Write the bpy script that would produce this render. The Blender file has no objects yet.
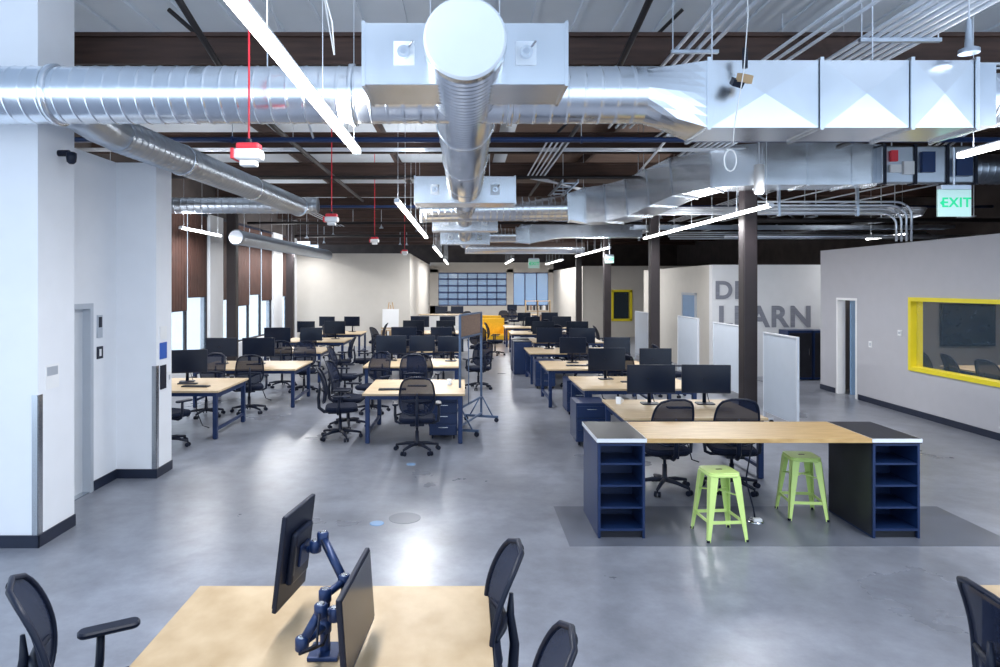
import bpy, math, random, bmesh
from mathutils import Vector, Matrix, Euler
random.seed(3)
sc = bpy.context.scene
PI = math.pi

# ------------------------------------------------------------------ materials
def mat(name, col, rough=.5, metal=0., var=0., nscale=4., bump=0., bscale=60., emit=None, es=0.,
        stretch=(1, 1, 1), alpha=1., rvar=0., spec=.5, col2=None, detail=4.):
    m = bpy.data.materials.new(name); m.use_nodes = True
    nt = m.node_tree; N = nt.nodes; L = nt.links
    b = N['Principled BSDF']
    b.inputs['Roughness'].default_value = rough
    b.inputs['Metallic'].default_value = metal
    b.inputs['Specular IOR Level'].default_value = spec
    b.inputs['Alpha'].default_value = alpha
    tc = N.new('ShaderNodeTexCoord'); mp = N.new('ShaderNodeMapping')
    mp.inputs['Scale'].default_value = stretch
    L.new(tc.outputs['Object'], mp.inputs['Vector'])
    no = N.new('ShaderNodeTexNoise'); no.inputs['Scale'].default_value = nscale; no.inputs['Detail'].default_value = detail
    L.new(mp.outputs['Vector'], no.inputs['Vector'])
    cr = N.new('ShaderNodeValToRGB')
    c1 = tuple(max(0, c*(1-var)) for c in col); c2 = tuple(min(1, c*(1+var)) for c in col)
    if col2: c1 = col; c2 = col2
    cr.color_ramp.elements[0].position = .3; cr.color_ramp.elements[1].position = .7
    cr.color_ramp.elements[0].color = (*c1, 1); cr.color_ramp.elements[1].color = (*c2, 1)
    L.new(no.outputs['Fac'], cr.inputs['Fac']); L.new(cr.outputs['Color'], b.inputs['Base Color'])
    if rvar:
        mr = N.new('ShaderNodeMapRange'); mr.inputs['To Min'].default_value = rough-rvar; mr.inputs['To Max'].default_value = rough+rvar
        L.new(no.outputs['Fac'], mr.inputs['Value']); L.new(mr.outputs['Result'], b.inputs['Roughness'])
    if bump:
        n2 = N.new('ShaderNodeTexNoise'); n2.inputs['Scale'].default_value = bscale
        L.new(mp.outputs['Vector'], n2.inputs['Vector'])
        bp = N.new('ShaderNodeBump'); bp.inputs['Strength'].default_value = bump; bp.inputs['Distance'].default_value = .01
        L.new(n2.outputs['Fac'], bp.inputs['Height']); L.new(bp.outputs['Normal'], b.inputs['Normal'])
    if emit:
        b.inputs['Emission Color'].default_value = (*emit, 1); b.inputs['Emission Strength'].default_value = es
    return m

M = {}
M['wall'] = mat('wall_white_paint', (.78, .80, .84), .7, var=.015, bump=.05, bscale=200)
M['wallb'] = mat('wall_beige_paint', (.57, .54, .49), .7, var=.02, bump=.05, bscale=200)
M['wallg'] = mat('wall_grey_paint', (.44, .44, .475), .7, var=.02, bump=.05, bscale=200)
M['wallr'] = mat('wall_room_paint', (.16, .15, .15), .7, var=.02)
M['wallw'] = mat('wall_bright_paint', (.74, .75, .77), .7, var=.02)
M['dark'] = mat('upper_wall_dark', (.040, .030, .028), .8, var=.3, nscale=2)
M['base'] = mat('baseboard_rubber', (.008, .014, .035), .5, var=.1)
M['ceil'] = mat('roof_deck_paint', (.62, .69, .77), .7, var=.04, nscale=1.5)
M['ceild'] = mat('roof_deck_timber', (.13, .085, .065), .8, var=.3, nscale=3, stretch=(.3, 4, 1))
M['beam'] = mat('beam_dark_timber', (.045, .022, .016), .7, var=.35, nscale=6, stretch=(.3, 3, 3))
M['col'] = mat('column_dark_paint', (.018, .012, .014), .5, var=.2)
M['galv'] = mat('galvanised_steel', (.78, .83, .89), .24, 1., var=.04, nscale=3.5, rvar=.06, detail=2)
M['galvd'] = mat('galvanised_steel_dull', (.50, .56, .64), .32, 1., var=.05, nscale=4, rvar=.05, detail=2)
M['cap'] = mat('duct_cap_white', (.76, .82, .89), .4, .15, var=.03, nscale=3)
M['cond'] = mat('conduit_steel', (.70, .75, .82), .35, .6, var=.05)
M['pblue'] = mat('pipe_dark_blue', (.015, .04, .13), .4, .3, var=.1)
M['pblk'] = mat('pipe_black', (.016, .014, .016), .5, .3, var=.1)
M['wood'] = mat('plywood_maple', (.48, .35, .20), .42, nscale=5, stretch=(1, 5, 5), col2=(.60, .47, .31), bump=.03, bscale=40)
M['woodf'] = mat('plywood_birch', (.35, .25, .14), .45, nscale=3.2, stretch=(1.4, 1, 4), col2=(.50, .385, .25), bump=.03, bscale=40, detail=12)
M['woodi'] = mat('butcher_block', (.40, .24, .085), .4, nscale=5, stretch=(1, 14, 4), col2=(.58, .39, .17), bump=.03, bscale=40, detail=8)
M['navy'] = mat('navy_steel', (.008, .026, .095), .40, .25, var=.1)
M['navy2'] = mat('navy_cabinet', (.007, .023, .085), .38, .2, var=.12)
M['blk'] = mat('black_plastic', (.005, .009, .024), .45, var=.15, spec=.3)
M['seat'] = mat('seat_fabric', (.006, .010, .026), .9, var=.2, nscale=60, bump=.3, bscale=400, spec=.2)
M['mesh'] = mat('chair_mesh', (.005, .010, .030), .8, var=.2, nscale=200, alpha=.90, spec=.2)
M['screen'] = mat('screen_glass', (.005, .009, .022), .2, var=.1, spec=.4)
M['chrome'] = mat('polished_metal', (.55, .58, .62), .25, 1.)
M['slate'] = mat('slate_laminate', (.015, .016, .023), .35, var=.2, spec=.35)
M['alu'] = mat('aluminium_edge', (.74, .77, .82), .4, .3)
M['rack'] = mat('rack_blue_grey_steel', (.09, .14, .24), .4, .4, var=.05)
M['lime'] = mat('lime_enamel', (.58, .77, .25), .32, .0, var=.03)
M['wht'] = mat('white_plastic', (.80, .81, .82), .4, var=.02)
M['board'] = mat('whiteboard_surface', (.52, .58, .66), .25, var=.02)
M['red'] = mat('red_plastic', (.75, .03, .05), .4, var=.05)
M['yellow'] = mat('yellow_paint', (.80, .66, .02), .4, var=.03)
M['orange'] = mat('orange_fabric', (.85, .48, .02), .7, var=.08, nscale=20)
M['led'] = mat('led_diffuser', (.9, .9, .9), .4, emit=(1, .98, .95), es=10)
M['green'] = mat('exit_green', (.0, .50, .22), .4, emit=(.0, .7, .3), es=.35)
M['exitw'] = mat('exit_panel', (.50, .70, .66), .3, emit=(.6, 1, .85), es=.12)
M['door'] = mat('elevator_steel_paint', (.62, .65, .69), .4, .2, var=.02)
M['doorf'] = mat('door_frame', (.46, .50, .56), .4, .3, var=.02)
M['blued'] = mat('door_blue_grey', (.18, .30, .48), .5, var=.04)
M['shade'] = mat('shade_brown', (.055, .020, .013), .8, var=.2, nscale=3)
M['bsign'] = mat('sign_blue', (.02, .10, .45), .4)
M['letter'] = mat('letter_grey', (.12, .13, .17), .6, nscale=3, stretch=(.3, 60, .3), col2=(.34, .35, .40))
M['cork'] = mat('cork_panel', (.24, .16, .12), .8, var=.2, nscale=40)
M['inlay'] = mat('floor_inlay', (.10, .112, .145), .34, var=.16, nscale=2.5, rvar=.06)
M['glassd'] = mat('tinted_glass', (.30, .45, .60), .05, alpha=.28)
M['glassw'] = mat('clear_glass', (.20, .30, .40), .03, alpha=.08)
M['glassb'] = mat('blue_tinted_glass', (.08, .20, .40), .1, alpha=.68)
M['glassc'] = mat('bright_blue_glass', (.12, .32, .62), .1, alpha=.62)
M['carton'] = mat('cardboard', (.42, .29, .16), .8, var=.1)

# concrete floor
fm = mat('polished_concrete', (.205, .220, .262), .30, var=.24, nscale=.7, rvar=.09, bump=.015, bscale=30, detail=12, spec=.55)
nt = fm.node_tree; N = nt.nodes; L = nt.links; b = N['Principled BSDF']
cr = [n for n in N if n.type == 'VALTORGB'][0]
n3 = N.new('ShaderNodeTexNoise'); n3.inputs['Scale'].default_value = 3.2; n3.inputs['Detail'].default_value = 14; n3.inputs['Roughness'].default_value = .7
tcn = [n for n in N if n.type == 'TEX_COORD'][0]
L.new(tcn.outputs['Object'], n3.inputs['Vector'])
mr = N.new('ShaderNodeMapRange'); mr.inputs['From Min'].default_value = .3; mr.inputs['From Max'].default_value = .7; mr.inputs['To Min'].default_value = .76; mr.inputs['To Max'].default_value = 1.22
L.new(n3.outputs['Fac'], mr.inputs['Value'])
mx = N.new('ShaderNodeVectorMath'); mx.operation = 'MULTIPLY'
L.new(cr.outputs['Color'], mx.inputs[0]); L.new(mr.outputs['Result'], mx.inputs[1])
L.new(mx.outputs['Vector'], b.inputs['Base Color'])
M['floor'] = fm

# ------------------------------------------------------------------ mesh builder
class MB:
    def __init__(s): s.v = []; s.f = []; s.m = []; s.s = []; s.mats = []
    def mi(s, k):
        m = M[k]
        if m not in s.mats: s.mats.append(m)
        return s.mats.index(m)
    def add(s, vs, fs, k, smooth=False):
        o = len(s.v); i = s.mi(k)
        s.v += [tuple(v) for v in vs]
        for f in fs: s.f.append(tuple(o+a for a in f)); s.m.append(i); s.s.append(smooth)
    def box(s, c, d, k, rot=None, bev=0.):
        c = Vector(c); R = Euler(rot).to_matrix() if rot else Matrix.Identity(3)
        if bev:
            bm = bmesh.new(); bmesh.ops.create_cube(bm, size=1)
            for v in bm.verts: v.co = Vector((v.co.x*d[0], v.co.y*d[1], v.co.z*d[2]))
            bmesh.ops.bevel(bm, geom=list(bm.edges), offset=bev, segments=2, affect='EDGES', profile=.5)
            bm.verts.index_update()
            s.add([c+R@v.co for v in bm.verts], [[v.index for v in f.verts] for f in bm.faces], k); bm.free(); return
        x, y, z = d[0]/2, d[1]/2, d[2]/2
        vs = [Vector(p) for p in ((-x, -y, -z), (x, -y, -z), (x, y, -z), (-x, y, -z), (-x, -y, z), (x, -y, z), (x, y, z), (-x, y, z))]
        s.add([c+R@v for v in vs], [(3, 2, 1, 0), (4, 5, 6, 7), (0, 1, 5, 4), (1, 2, 6, 5), (2, 3, 7, 6), (3, 0, 4, 7)], k)
    def bx(s, x0, x1, y0, y1, z0, z1, k, bev=0.):
        s.box(((x0+x1)/2, (y0+y1)/2, (z0+z1)/2), (x1-x0, y1-y0, z1-z0), k, bev=bev)
    def rbox(s, c, d, r, k, seg=5, rot=None):
        # rounded rect in XY extruded in Z with small edge chamfer
        c = Vector(c); R = Euler(rot).to_matrix() if rot else Matrix.Identity(3)
        def ring(ins, z):
            o = []
            hx, hy = d[0]/2-ins, d[1]/2-ins; rr = max(r-ins, .001)
            for q, (sx, sy) in enumerate(((1, 1), (-1, 1), (-1, -1), (1, -1))):
                for i in range(seg+1):
                    a = q*PI/2 + i/seg*PI/2
                    o.append(c+R@Vector((sx*(hx-rr)+rr*math.cos(a), sy*(hy-rr)+rr*math.sin(a), z)))
            return o
        e = min(d[2]*.3, r*.5)
        rs = [ring(e, -d[2]/2), ring(0, -d[2]/2+e), ring(0, d[2]/2-e), ring(e, d[2]/2)]
        n = len(rs[0]); vs = sum(rs, []); fs = [list(range(n))[::-1], [3*n+i for i in range(n)]]
        for j in range(3):
            for i in range(n): fs.append((j*n+i, j*n+(i+1) % n, (j+1)*n+(i+1) % n, (j+1)*n+i))
        s.add(vs, fs, k)
    def lathe(s, o, ax, prof, k, seg=16, smooth=True, caps=True):
        o = Vector(o); ax = Vector(ax).normalized()
        u = ax.orthogonal().normalized(); w = ax.cross(u)
        vs = []
        for (t, r) in prof:
            for i in range(seg):
                a = 2*PI*i/seg; vs.append(o+ax*t+(u*math.cos(a)+w*math.sin(a))*r)
        fs = []
        for j in range(len(prof)-1):
            for i in range(seg): fs.append((j*seg+i, j*seg+(i+1) % seg, (j+1)*seg+(i+1) % seg, (j+1)*seg+i))
        s.add(vs, fs, k, smooth)
        if caps:
            n = len(prof)-1
            s.add(vs[:seg], [list(range(seg))[::-1]], k); s.add(vs[n*seg:], [list(range(seg))], k)
    def cyl(s, a, b_, r, k, r2=None, seg=12, caps=True):
        a = Vector(a); b_ = Vector(b_); l = (b_-a).length
        s.lathe(a, b_-a, [(0, r), (l, r if r2 is None else r2)], k, seg, True, caps)
    def tube(s, pts, r, k, seg=8, closed=False):
        P = [Vector(p) for p in pts]; n = len(P)
        prev = None; vs = []
        for i in range(n):
            if closed: t = P[(i+1) % n]-P[i-1]
            else: t = P[min(i+1, n-1)]-P[max(i-1, 0)]
            t.normalize()
            if prev is None: u = t.orthogonal().normalized()
            else:
                u = prev-t*prev.dot(t); u = u.normalized() if u.length > 1e-6 else t.orthogonal().normalized()
            prev = u; w = t.cross(u)
            rr = r[i] if isinstance(r, (list, tuple)) else r
            for q in range(seg):
                a = 2*PI*q/seg; vs.append(P[i]+(u*math.cos(a)+w*math.sin(a))*rr)
        fs = []
        for j in range(n if closed else n-1):
            j2 = (j+1) % n
            for i in range(seg): fs.append((j*seg+i, j*seg+(i+1) % seg, j2*seg+(i+1) % seg, j2*seg+i))
        if not closed: fs += [list(range(seg))[::-1], [(n-1)*seg+i for i in range(seg)]]
        s.add(vs, fs, k, True)
    def grid(s, G, k, smooth=True):
        nr = len(G); nc = len(G[0]); vs = [p for r in G for p in r]
        s.add(vs, [(j*nc+i, j*nc+i+1, (j+1)*nc+i+1, (j+1)*nc+i) for j in range(nr-1) for i in range(nc-1)], k, smooth)
    def mesh(s, name):
        me = bpy.data.meshes.new(name); me.from_pydata(s.v, [], s.f); me.update()
        for m in s.mats: me.materials.append(m)
        me.polygons.foreach_set('material_index', s.m); me.polygons.foreach_set('use_smooth', s.s)
        me.update(); return me
    def obj(s, name, loc=(0, 0, 0), rz=0.): return place(s.mesh(name), name, loc, rz)

def place(me, name, loc=(0, 0, 0), rz=0., rot=None, parent=None):
    o = bpy.data.objects.new(name, me); sc.collection.objects.link(o)
    o.location = loc; o.rotation_euler = rot if rot else (0, 0, rz)
    if parent: o.parent = parent
    return o

def simple(name, *boxes):
    b = MB()
    for q in boxes: b.bx(*q)
    return b.obj(name)

def arcpts(pts, r=.12, n=6):
    """round the corners of a polyline"""
    P = [Vector(p) for p in pts]; out = [P[0]]
    for i in range(1, len(P)-1):
        a = (P[i-1]-P[i]); b_ = (P[i+1]-P[i]); rr = min(r, a.length/2, b_.length/2)
        A = P[i]+a.normalized()*rr; B = P[i]+b_.normalized()*rr
        for q in range(n+1):
            t = q/n; out.append(A*(1-t)**2+P[i]*2*t*(1-t)+B*t*t)
    out.append(P[-1]); return out

# ------------------------------------------------------------------ room shell
ZR = 5.4
simple('floor', (-9, 13.2, -4, 41.2, -.2, 0, 'floor'))
simple('ceiling', (-9, 13.2, -4, 9.0, ZR, ZR+.15, 'ceil'), (-9, 1.0, 9.0, 26, ZR, ZR+.15, 'ceil'), (1.0, 13.2, 9.0, 26, ZR, ZR+.15, 'ceild'), (-9, 13.2, 26, 41.2, ZR, ZR+.15, 'ceild'))
simple('floor_inlay_panel', (.93, 4.95, 5.93, 7.0, 0, .002, 'inlay'))

# left core (elevator shaft)
simple('wall_left_front', (-9, -3.78, 5.9, 6.45, 0, 5.38, 'wall'))
b = MB()
b.bx(-4.4, -4.2, 6.45, 6.56, 0, 3.8, 'wall'); b.bx(-4.4, -4.2, 7.52, 8.03, 0, 3.8, 'wall'); b.bx(-4.4, -4.2, 6.56, 7.52, 2.12, 3.8, 'wall')
b.bx(-9, -4.2, 8.03, 8.45, 0, 3.8, 'wall'); b.bx(-9, -4.4, 6.45, 8.03, 3.7, 3.8, 'wall')
b.obj('wall_left_recess')
simple('wall_left_pier', (-4.2, -3.72, 8.03, 8.45, 0, 3.8, 'wall'))
b = MB()
b.bx(-4.34, -4.30, 6.62, 7.03, 0, 2.06, 'door'); b.bx(-4.32, -4.28, 7.035, 7.46, 0, 2.06, 'door')
b.bx(-4.36, -4.19, 6.56, 6.62, 0, 2.12, 'doorf'); b.bx(-4.36, -4.19, 7.46, 7.52, 0, 2.12, 'doorf'); b.bx(-4.36, -4.19, 6.62, 7.46, 2.06, 2.12, 'doorf')
b.bx(-4.36, -4.2, 6.62, 7.46, 0.0, .012, 'chrome')
b.obj('door_elevator')
simple('baseboard_left', (-9, -3.765, 5.885, 5.9, 0, .11, 'base'), (-3.78, -3.765, 5.885, 6.45, 0, .11, 'base'),
       (-4.2, -4.185, 7.53, 8.015, 0, .11, 'base'), (-4.2, -3.705, 8.015, 8.03, 0, .11, 'base'), (-3.72, -3.705, 8.03, 8.45, 0, .11, 'base'))
simple('trim_corner_guard_1', (-3.83, -3.772, 5.894, 5.9, .11, 1.35, 'chrome'), (-3.78, -3.774, 5.894, 5.96, .11, 1.35, 'chrome'))
simple('trim_corner_guard_2', (-3.77, -3.712, 8.024, 8.03, .11, 1.35, 'chrome'), (-3.72, -3.714, 8.024, 8.09, .11, 1.35, 'chrome'))
# signs / plates on left walls
simple('floor_number_sign', (-4.2, -4.19, 7.60, 7.72, 1.48, 1.62, 'blk'), (-4.19, -4.187, 7.64, 7.68, 1.51, 1.59, 'wht'))
simple('elevator_call_panel', (-4.2, -4.185, 7.60, 7.70, 1.72, 1.98, 'doorf'), (-4.185, -4.18, 7.62, 7.68, 1.84, 1.96, 'blk'))
simple('wall_notice', (-3.78, -3.775, 6.0, 6.2, 1.38, 1.60, 'wht'), (-3.775, -3.773, 6.02, 6.18, 1.5, 1.58, 'doorf'))
simple('accessible_sign', (-3.72, -3.71, 8.12, 8.3, 1.42, 1.62, 'bsign'), (-3.72, -3.712, 8.12, 8.3, 1.66, 1.82, 'wht'), (-3.72, -3.708, 8.13, 8.28, 1.05, 1.34, 'blk'))
b = MB(); b.cyl((-3.78, 6.2, 3.55), (-3.68, 6.2, 3.55), .03, 'blk'); b.lathe((-3.66, 6.2, 3.45), (0, 0, 1), [(0, .02), (.02, .04), (.06, .045), (.10, .045), (.11, .03)], 'blk'); b.obj('security_camera')
simple('wall_switch', (-3.72, -3.714, 8.33, 8.42, 1.1, 1.24, 'wht'), (-3.714, -3.71, 8.36, 8.39, 1.14, 1.2, 'doorf'))

# window wall (left)
XW = -6.4
b = MB()
b.bx(XW-.25, XW, 8.45, 13.0, 0, 3.6, 'wallw'); b.bx(XW-.25, XW, 8.45, 13.0, 3.6, ZR, 'dark'); b.bx(XW-.25, XW, 13.0, 25.4, 0, .7, 'wallw'); b.bx(XW-.25, XW, 13.0, 25.4, 4.1, ZR, 'dark')
for y0, y1 in ((16.75, 17.65), (22.3, 23.4), (25.0, 25.4)): b.bx(XW-.25, XW, y0, y1, .7, 4.1, 'wallw')
b.obj('wall_left_windows')
for wi, (y0, y1) in enumerate(((13.0, 16.75), (17.65, 22.3), (23.4, 25.0))):
    b = MB(); n = max(2, round((y1-y0)/1.2)); st = (y1-y0)/n
    for i in range(n+1): b.bx(XW-.15, XW-.08, y0+i*st-.03, y0+i*st+.03, .7, 4.1, 'col')
    for z in (.72, 4.07): b.bx(XW-.14, XW-.09, y0, y1, z-.03, z+.03, 'col')
    b.bx(XW-.118, XW-.112, y0, y1, .7, 4.1, 'glassd')
    b.obj('window_%d' % (wi+1))
    b = MB()
    for i in range(n):
        zb = (1.95, 1.75, 2.05, 1.85)[i % 4]; ya = y0+i*st+.02; yb = y0+(i+1)*st-(.03 if i % 2 else .12); k_ = 8; s_ = (yb-ya)/k_
        for j in range(k_): b.box((XW-.05, ya+(j+.5)*s_, (zb+4.05)/2), (.008, s_*1.08, 4.05-zb), 'shade', rot=(0, 0, .05))
        b.bx(XW-.08, XW-.03, ya, yb+.03, 4.03, 4.09, 'blk')
        b.bx(XW-.052, XW-.048, ya, yb, zb-.02, zb, 'blk')
    b.obj('vertical_blinds')
# back walls
simple('wall_back_left', (XW, -2.1, 25.4, 25.6, 0, 3.54, 'wallb'), (-2.3, -2.1, 25.6, 40, 0, 3.54, 'wallb'))
b = MB(); b.bx(-2.1, -1.6, 40, 40.2, 0, 3.3, 'wallb'); b.bx(-2.1, 5.3, 40, 40.2, 0, 1.1, 'wallb'); b.bx(5.0, 5.3, 40, 40.2, 1.1, 3.3, 'wallb'); b.bx(2.5, 2.9, 40, 40.2, 1.1, 3.3, 'wallb')
b.bx(-2.1, 5.3, 40, 40.2, 3.1, 3.7, 'wallb'); b.obj('wall_back')
b = MB()
for i in range(8): b.bx(-1.6+i*.585-.03, -1.6+i*.585+.03, 40.02, 40.08, 1.1, 3.1, 'pblue')
for z in (1.12, 1.5, 1.9, 2.3, 2.7, 3.07): b.bx(-1.6, 2.5, 40.02, 40.08, z-.05, z+.05, 'pblue')
b.bx(-1.6, 2.5, 40.1, 40.11, 1.1, 3.1, 'glassb'); b.obj('window_4')
b = MB()
for i in range(4): b.bx(2.9+i*.7-.03, 2.9+i*.7+.03, 40.02, 40.08, 1.1, 3.1, 'pblue')
for z in (1.12, 3.07): b.bx(2.9, 5.0, 40.02, 40.08, z-.04, z+.04, 'pblue')
b.bx(2.9, 5.0, 40.1, 40.11, 1.1, 3.1, 'glassc'); b.obj('window_7')
simple('wall_back_upper', (-9, -2.3, 40.9, 41.1, 0, ZR, 'dark'), (5.4, 13.2, 40.9, 41.1, 0, ZR, 'dark'), (-2.3, 5.4, 40.9, 41.1, 3.6, ZR, 'dark'))
# right back
b = MB(); X0 = 5.3
b.bx(X0, 6.6, 30, 30.2, 0, 3.2, 'wallb'); b.bx(7.5, 13, 30, 30.2, 0, 3.2, 'wallb'); b.bx(6.6, 7.5, 30, 30.2, 0, .75, 'wallb'); b.bx(6.6, 7.5, 30, 30.2, 2.1, 3.2, 'wallb')
b.bx(X0, X0+.2, 30.2, 40, 0, 3.2, 'wallb'); b.obj('wall_back_right')
b = MB()
for q in ((6.58, 6.68, .75, 2.1), (7.42, 7.52, .75, 2.1)): b.bx(q[0], q[1], 29.95, 30.22, q[2], q[3], 'yellow')
b.bx(6.58, 7.52, 29.95, 30.22, .72, .82, 'yellow'); b.bx(6.58, 7.52, 29.95, 30.22, 2.03, 2.13, 'yellow'); b.bx(6.68, 7.42, 30.1, 30.11, .82, 2.03, 'glassw'); b.obj('window_5')
simple('wall_right_outer', (13, 13.2, 4, 41, 0, ZR, 'dark'))
b = MB(); b.bx(6.3, 12.95, 17, 17.2, 0, 2.85, 'wallw'); b.bx(6.3, 6.5, 17.2, 23.5, 0, 2.85, 'wallb'); b.obj('wall_learn')
simple('door_2', (6.27, 6.299, 18.2, 19.2, 0, 2.05, 'blued'), (6.26, 6.299, 18.12, 18.2, 0, 2.12, 'doorf'), (6.26, 6.299, 19.2, 19.28, 0, 2.12, 'doorf'), (6.26, 6.299, 18.12, 19.28, 2.05, 2.12, 'doorf'))
def text(name, s, size, loc, rot, k, parent=None, ext=.004, off=.012):
    cu = bpy.data.curves.new(name, 'FONT'); cu.body = s; cu.size = size; cu.extrude = ext; cu.align_x = 'CENTER'; cu.align_y = 'CENTER'
    cu.offset = size*off; cu.space_character = 1.1
    o = bpy.data.objects.new(name, cu); sc.collection.objects.link(o); o.location = loc; o.rotation_euler = rot; cu.materials.append(M[k])
    if parent: o.parent = parent
    return o
e = bpy.data.objects.new('wall_lettering', None); sc.collection.objects.link(e); e.location = (7.62, 16.99, 1.5)
text('letters_lower', 'LEARN', .74, (.02, -.004, .0), (PI/2, 0, 0), 'letter', e, off=.03)
text('letters_upper', 'DE', .62, (-.86, -.004, .68), (PI/2, 0, 0), 'letter', e, off=.03)

# right glazed room
b = MB(); XR = 8.0
b.bx(XR, XR+.15, 3.5, 8.6, 0, 3.1, 'wallg'); b.bx(XR, XR+.15, 8.6, 11.94, 0, .85, 'wallg'); b.bx(XR, XR+.15, 8.6, 11.94, 2.07, 3.1, 'wallg')
b.bx(XR, XR+.15, 11.94, 13.6, 0, 3.1, 'wallg'); b.bx(XR, XR+.15, 13.6, 14.35, 2.06, 3.1, 'wallg'); b.bx(XR, XR+.15, 14.35, 15, 0, 3.1, 'wallg')
b.obj('wall_right')
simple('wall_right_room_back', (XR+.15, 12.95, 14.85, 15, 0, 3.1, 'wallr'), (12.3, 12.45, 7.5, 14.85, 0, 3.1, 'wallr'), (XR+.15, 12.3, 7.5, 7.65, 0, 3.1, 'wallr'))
simple('ceiling_right_room', (XR+.15, 12.3, 7.65, 14.85, 3.0, 3.1, 'wall'))
simple('baseboard_right', (XR-.015, XR, 3.5, 13.55, 0, .11, 'base'), (XR-.015, XR, 14.4, 15, 0, .11, 'base'))
b = MB(); t = .07
b.bx(XR-.04, XR+.18, 8.55, 11.98, .80, .80+t, 'yellow'); b.bx(XR-.04, XR+.18, 8.55, 11.98, 2.04, 2.04+t, 'yellow')
b.bx(XR-.04, XR+.18, 11.91, 11.98, .87, 2.04, 'yellow'); b.bx(XR-.04, XR+.18, 8.55, 8.62, .87, 2.04, 'yellow')
b.bx(XR+.07, XR+.076, 8.62, 11.91, .87, 2.04, 'glassw'); b.obj('window_6')
b = MB()
b.bx(XR-.01, XR+.16, 13.60, 13.65, 0, 2.06, 'wht'); b.bx(XR-.01, XR+.16, 14.30, 14.35, 0, 2.06, 'wht'); b.bx(XR-.01, XR+.16, 13.65, 14.3, 2.01, 2.06, 'wht')
b.box((XR+.53, 14.20, 1.0), (.68, .04, 2.0), 'blued', rot=(0, 0, .1)); b.cyl((XR+.78, 14.12, 1.0), (XR+.78, 14.22, 1.0), .02, 'chrome'); b.obj('door_3')  # blue light on the open leaf is painted into its colour
simple('room_lcd_display', (10.55, 11.75, 14.76, 14.80, .98, 1.92, 'blk'), (10.58, 11.72, 14.752, 14.76, 1.02, 1.88, 'screen'), (11.0, 11.4, 14.80, 14.85, 1.3, 1.7, 'blk'))
simple('thermostat', (XR-.02, XR, 12.2, 12.3, 1.4, 1.5, 'wht'), (XR-.024, XR-.02, 12.22, 12.28, 1.43, 1.47, 'doorf'))
simple('light_switch', (XR-.01, XR, 13.1, 13.2, 1.1, 1.22, 'wht'), (XR-.014, XR-.01, 13.13, 13.17, 1.13, 1.19, 'doorf'))

# columns (steel posts with base plate and cap)
for nm, X, ys in (('r', 4.88, (11.5, 17.2, 22.9, 28.6)), ('l', -6.0, (17.2, 22.9))):
    for Y in ys:
        b = MB(); w = .14
        b.box((0, 0, 2.3), (.24, .24, 4.58), 'col', bev=.02); b.box((0, 0, .01), (.34, .34, .02), 'col'); b.box((0, 0, 4.57), (.44, .4, .04), 'col')
        b.obj('steel_column', (X, Y, 0))

# roof beams
for Y in (7, 9, 11.5, 14.3, 17.2, 20, 22.9, 25.7, 28.6, 31.5, 34.5, 37.5):
    b = MB(); h = .33
    b.box((0, 0, 4.61+h/2), (21.6, .13, h), 'beam'); b.box((0, 0, 4.61+.02), (21.6, .22, .04), 'beam'); b.box((0, 0, 4.61+h-.02), (21.6, .22, .04), 'beam')
    b.obj('roof_beam', (2.1, Y, 0))
for X in (-7, -3.8, -1.6, .6, 2.8, 4.88, 7, 9.2, 11.6):
    b = MB(); b.box((0, 25, 5.27), (.07, 31.5, .2), 'beam'); b.obj('roof_joist', (X, 0, 0))
b = MB()
for i in range(44): b.box((-8.7+i*.5, 2.5, 5.385), (.06, 13, .03), 'ceil')
b.obj('trim_roof_deck_ribs')

# ------------------------------------------------------------------ ducts
def ribs(L_, r, pitch=.11, a=.006):
    p = [(0, r)]; t = pitch/2
    while t < L_-.03:
        p += [(t-.016, r), (t-.009, r+.0004), (t-.003, r+a), (t+.003, r+a), (t+.009, r+.0004), (t+.016, r)]; t += pitch
    p.append((L_, r)); return p
def rduct(b, p1, p2, r, k='galv', pitch=.11, a=.006, seg=40):
    p1 = Vector(p1); p2 = Vector(p2); b.lathe(p1, p2-p1, ribs((p2-p1).length, r, pitch, a), k, seg)
def collar(b, p, ax, r, w=.05, k='galv'):
    b.lathe(Vector(p)-Vector(ax)*w/2, ax, [(0, r+.002), (.004, r+.02), (w-.004, r+.02), (w, r+.002)], k, 32, caps=True)
def secduct(b, secs, k='galv'):
    """rectangular duct along a path; secs: (x,y,z,h,d)"""
    P = [Vector(q[:3]) for q in secs]; n_ = len(P); vs = []
    for i, q in enumerate(secs):
        t = (P[min(i+1, n_-1)]-P[max(i-1, 0)]).normalized()
        side = t.cross(Vector((0, 0, 1))).normalized(); up = side.cross(t).normalized()
        for ss, su in ((1, -1), (-1, -1), (-1, 1), (1, 1)): vs.append(P[i]+side*ss*q[4]/2+up*su*q[3]/2)
        cs = [P[i]+side*ss*(q[4]/2+.02)+up*su*(q[3]/2+.02) for ss, su in ((1, -1), (-1, -1), (-1, 1), (1, 1))]
        f = [c-t*.014 for c in cs]+[c+t*.014 for c in cs]
        b.add(f, [(0, 1, 2, 3), (7, 6, 5, 4), (0, 4, 5, 1), (1, 5, 6, 2), (2, 6, 7, 3), (3, 7, 4, 0)], 'galv')
    fs = [(0, 1, 2, 3), tuple(len(vs)-1-i for i in range(4))]
    for j in range(n_-1):
        for i in range(4): fs.append((j*4+i, (j+1)*4+i, (j+1)*4+(i+1) % 4, j*4+(i+1) % 4))
    b.add(vs, fs, k)

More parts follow.
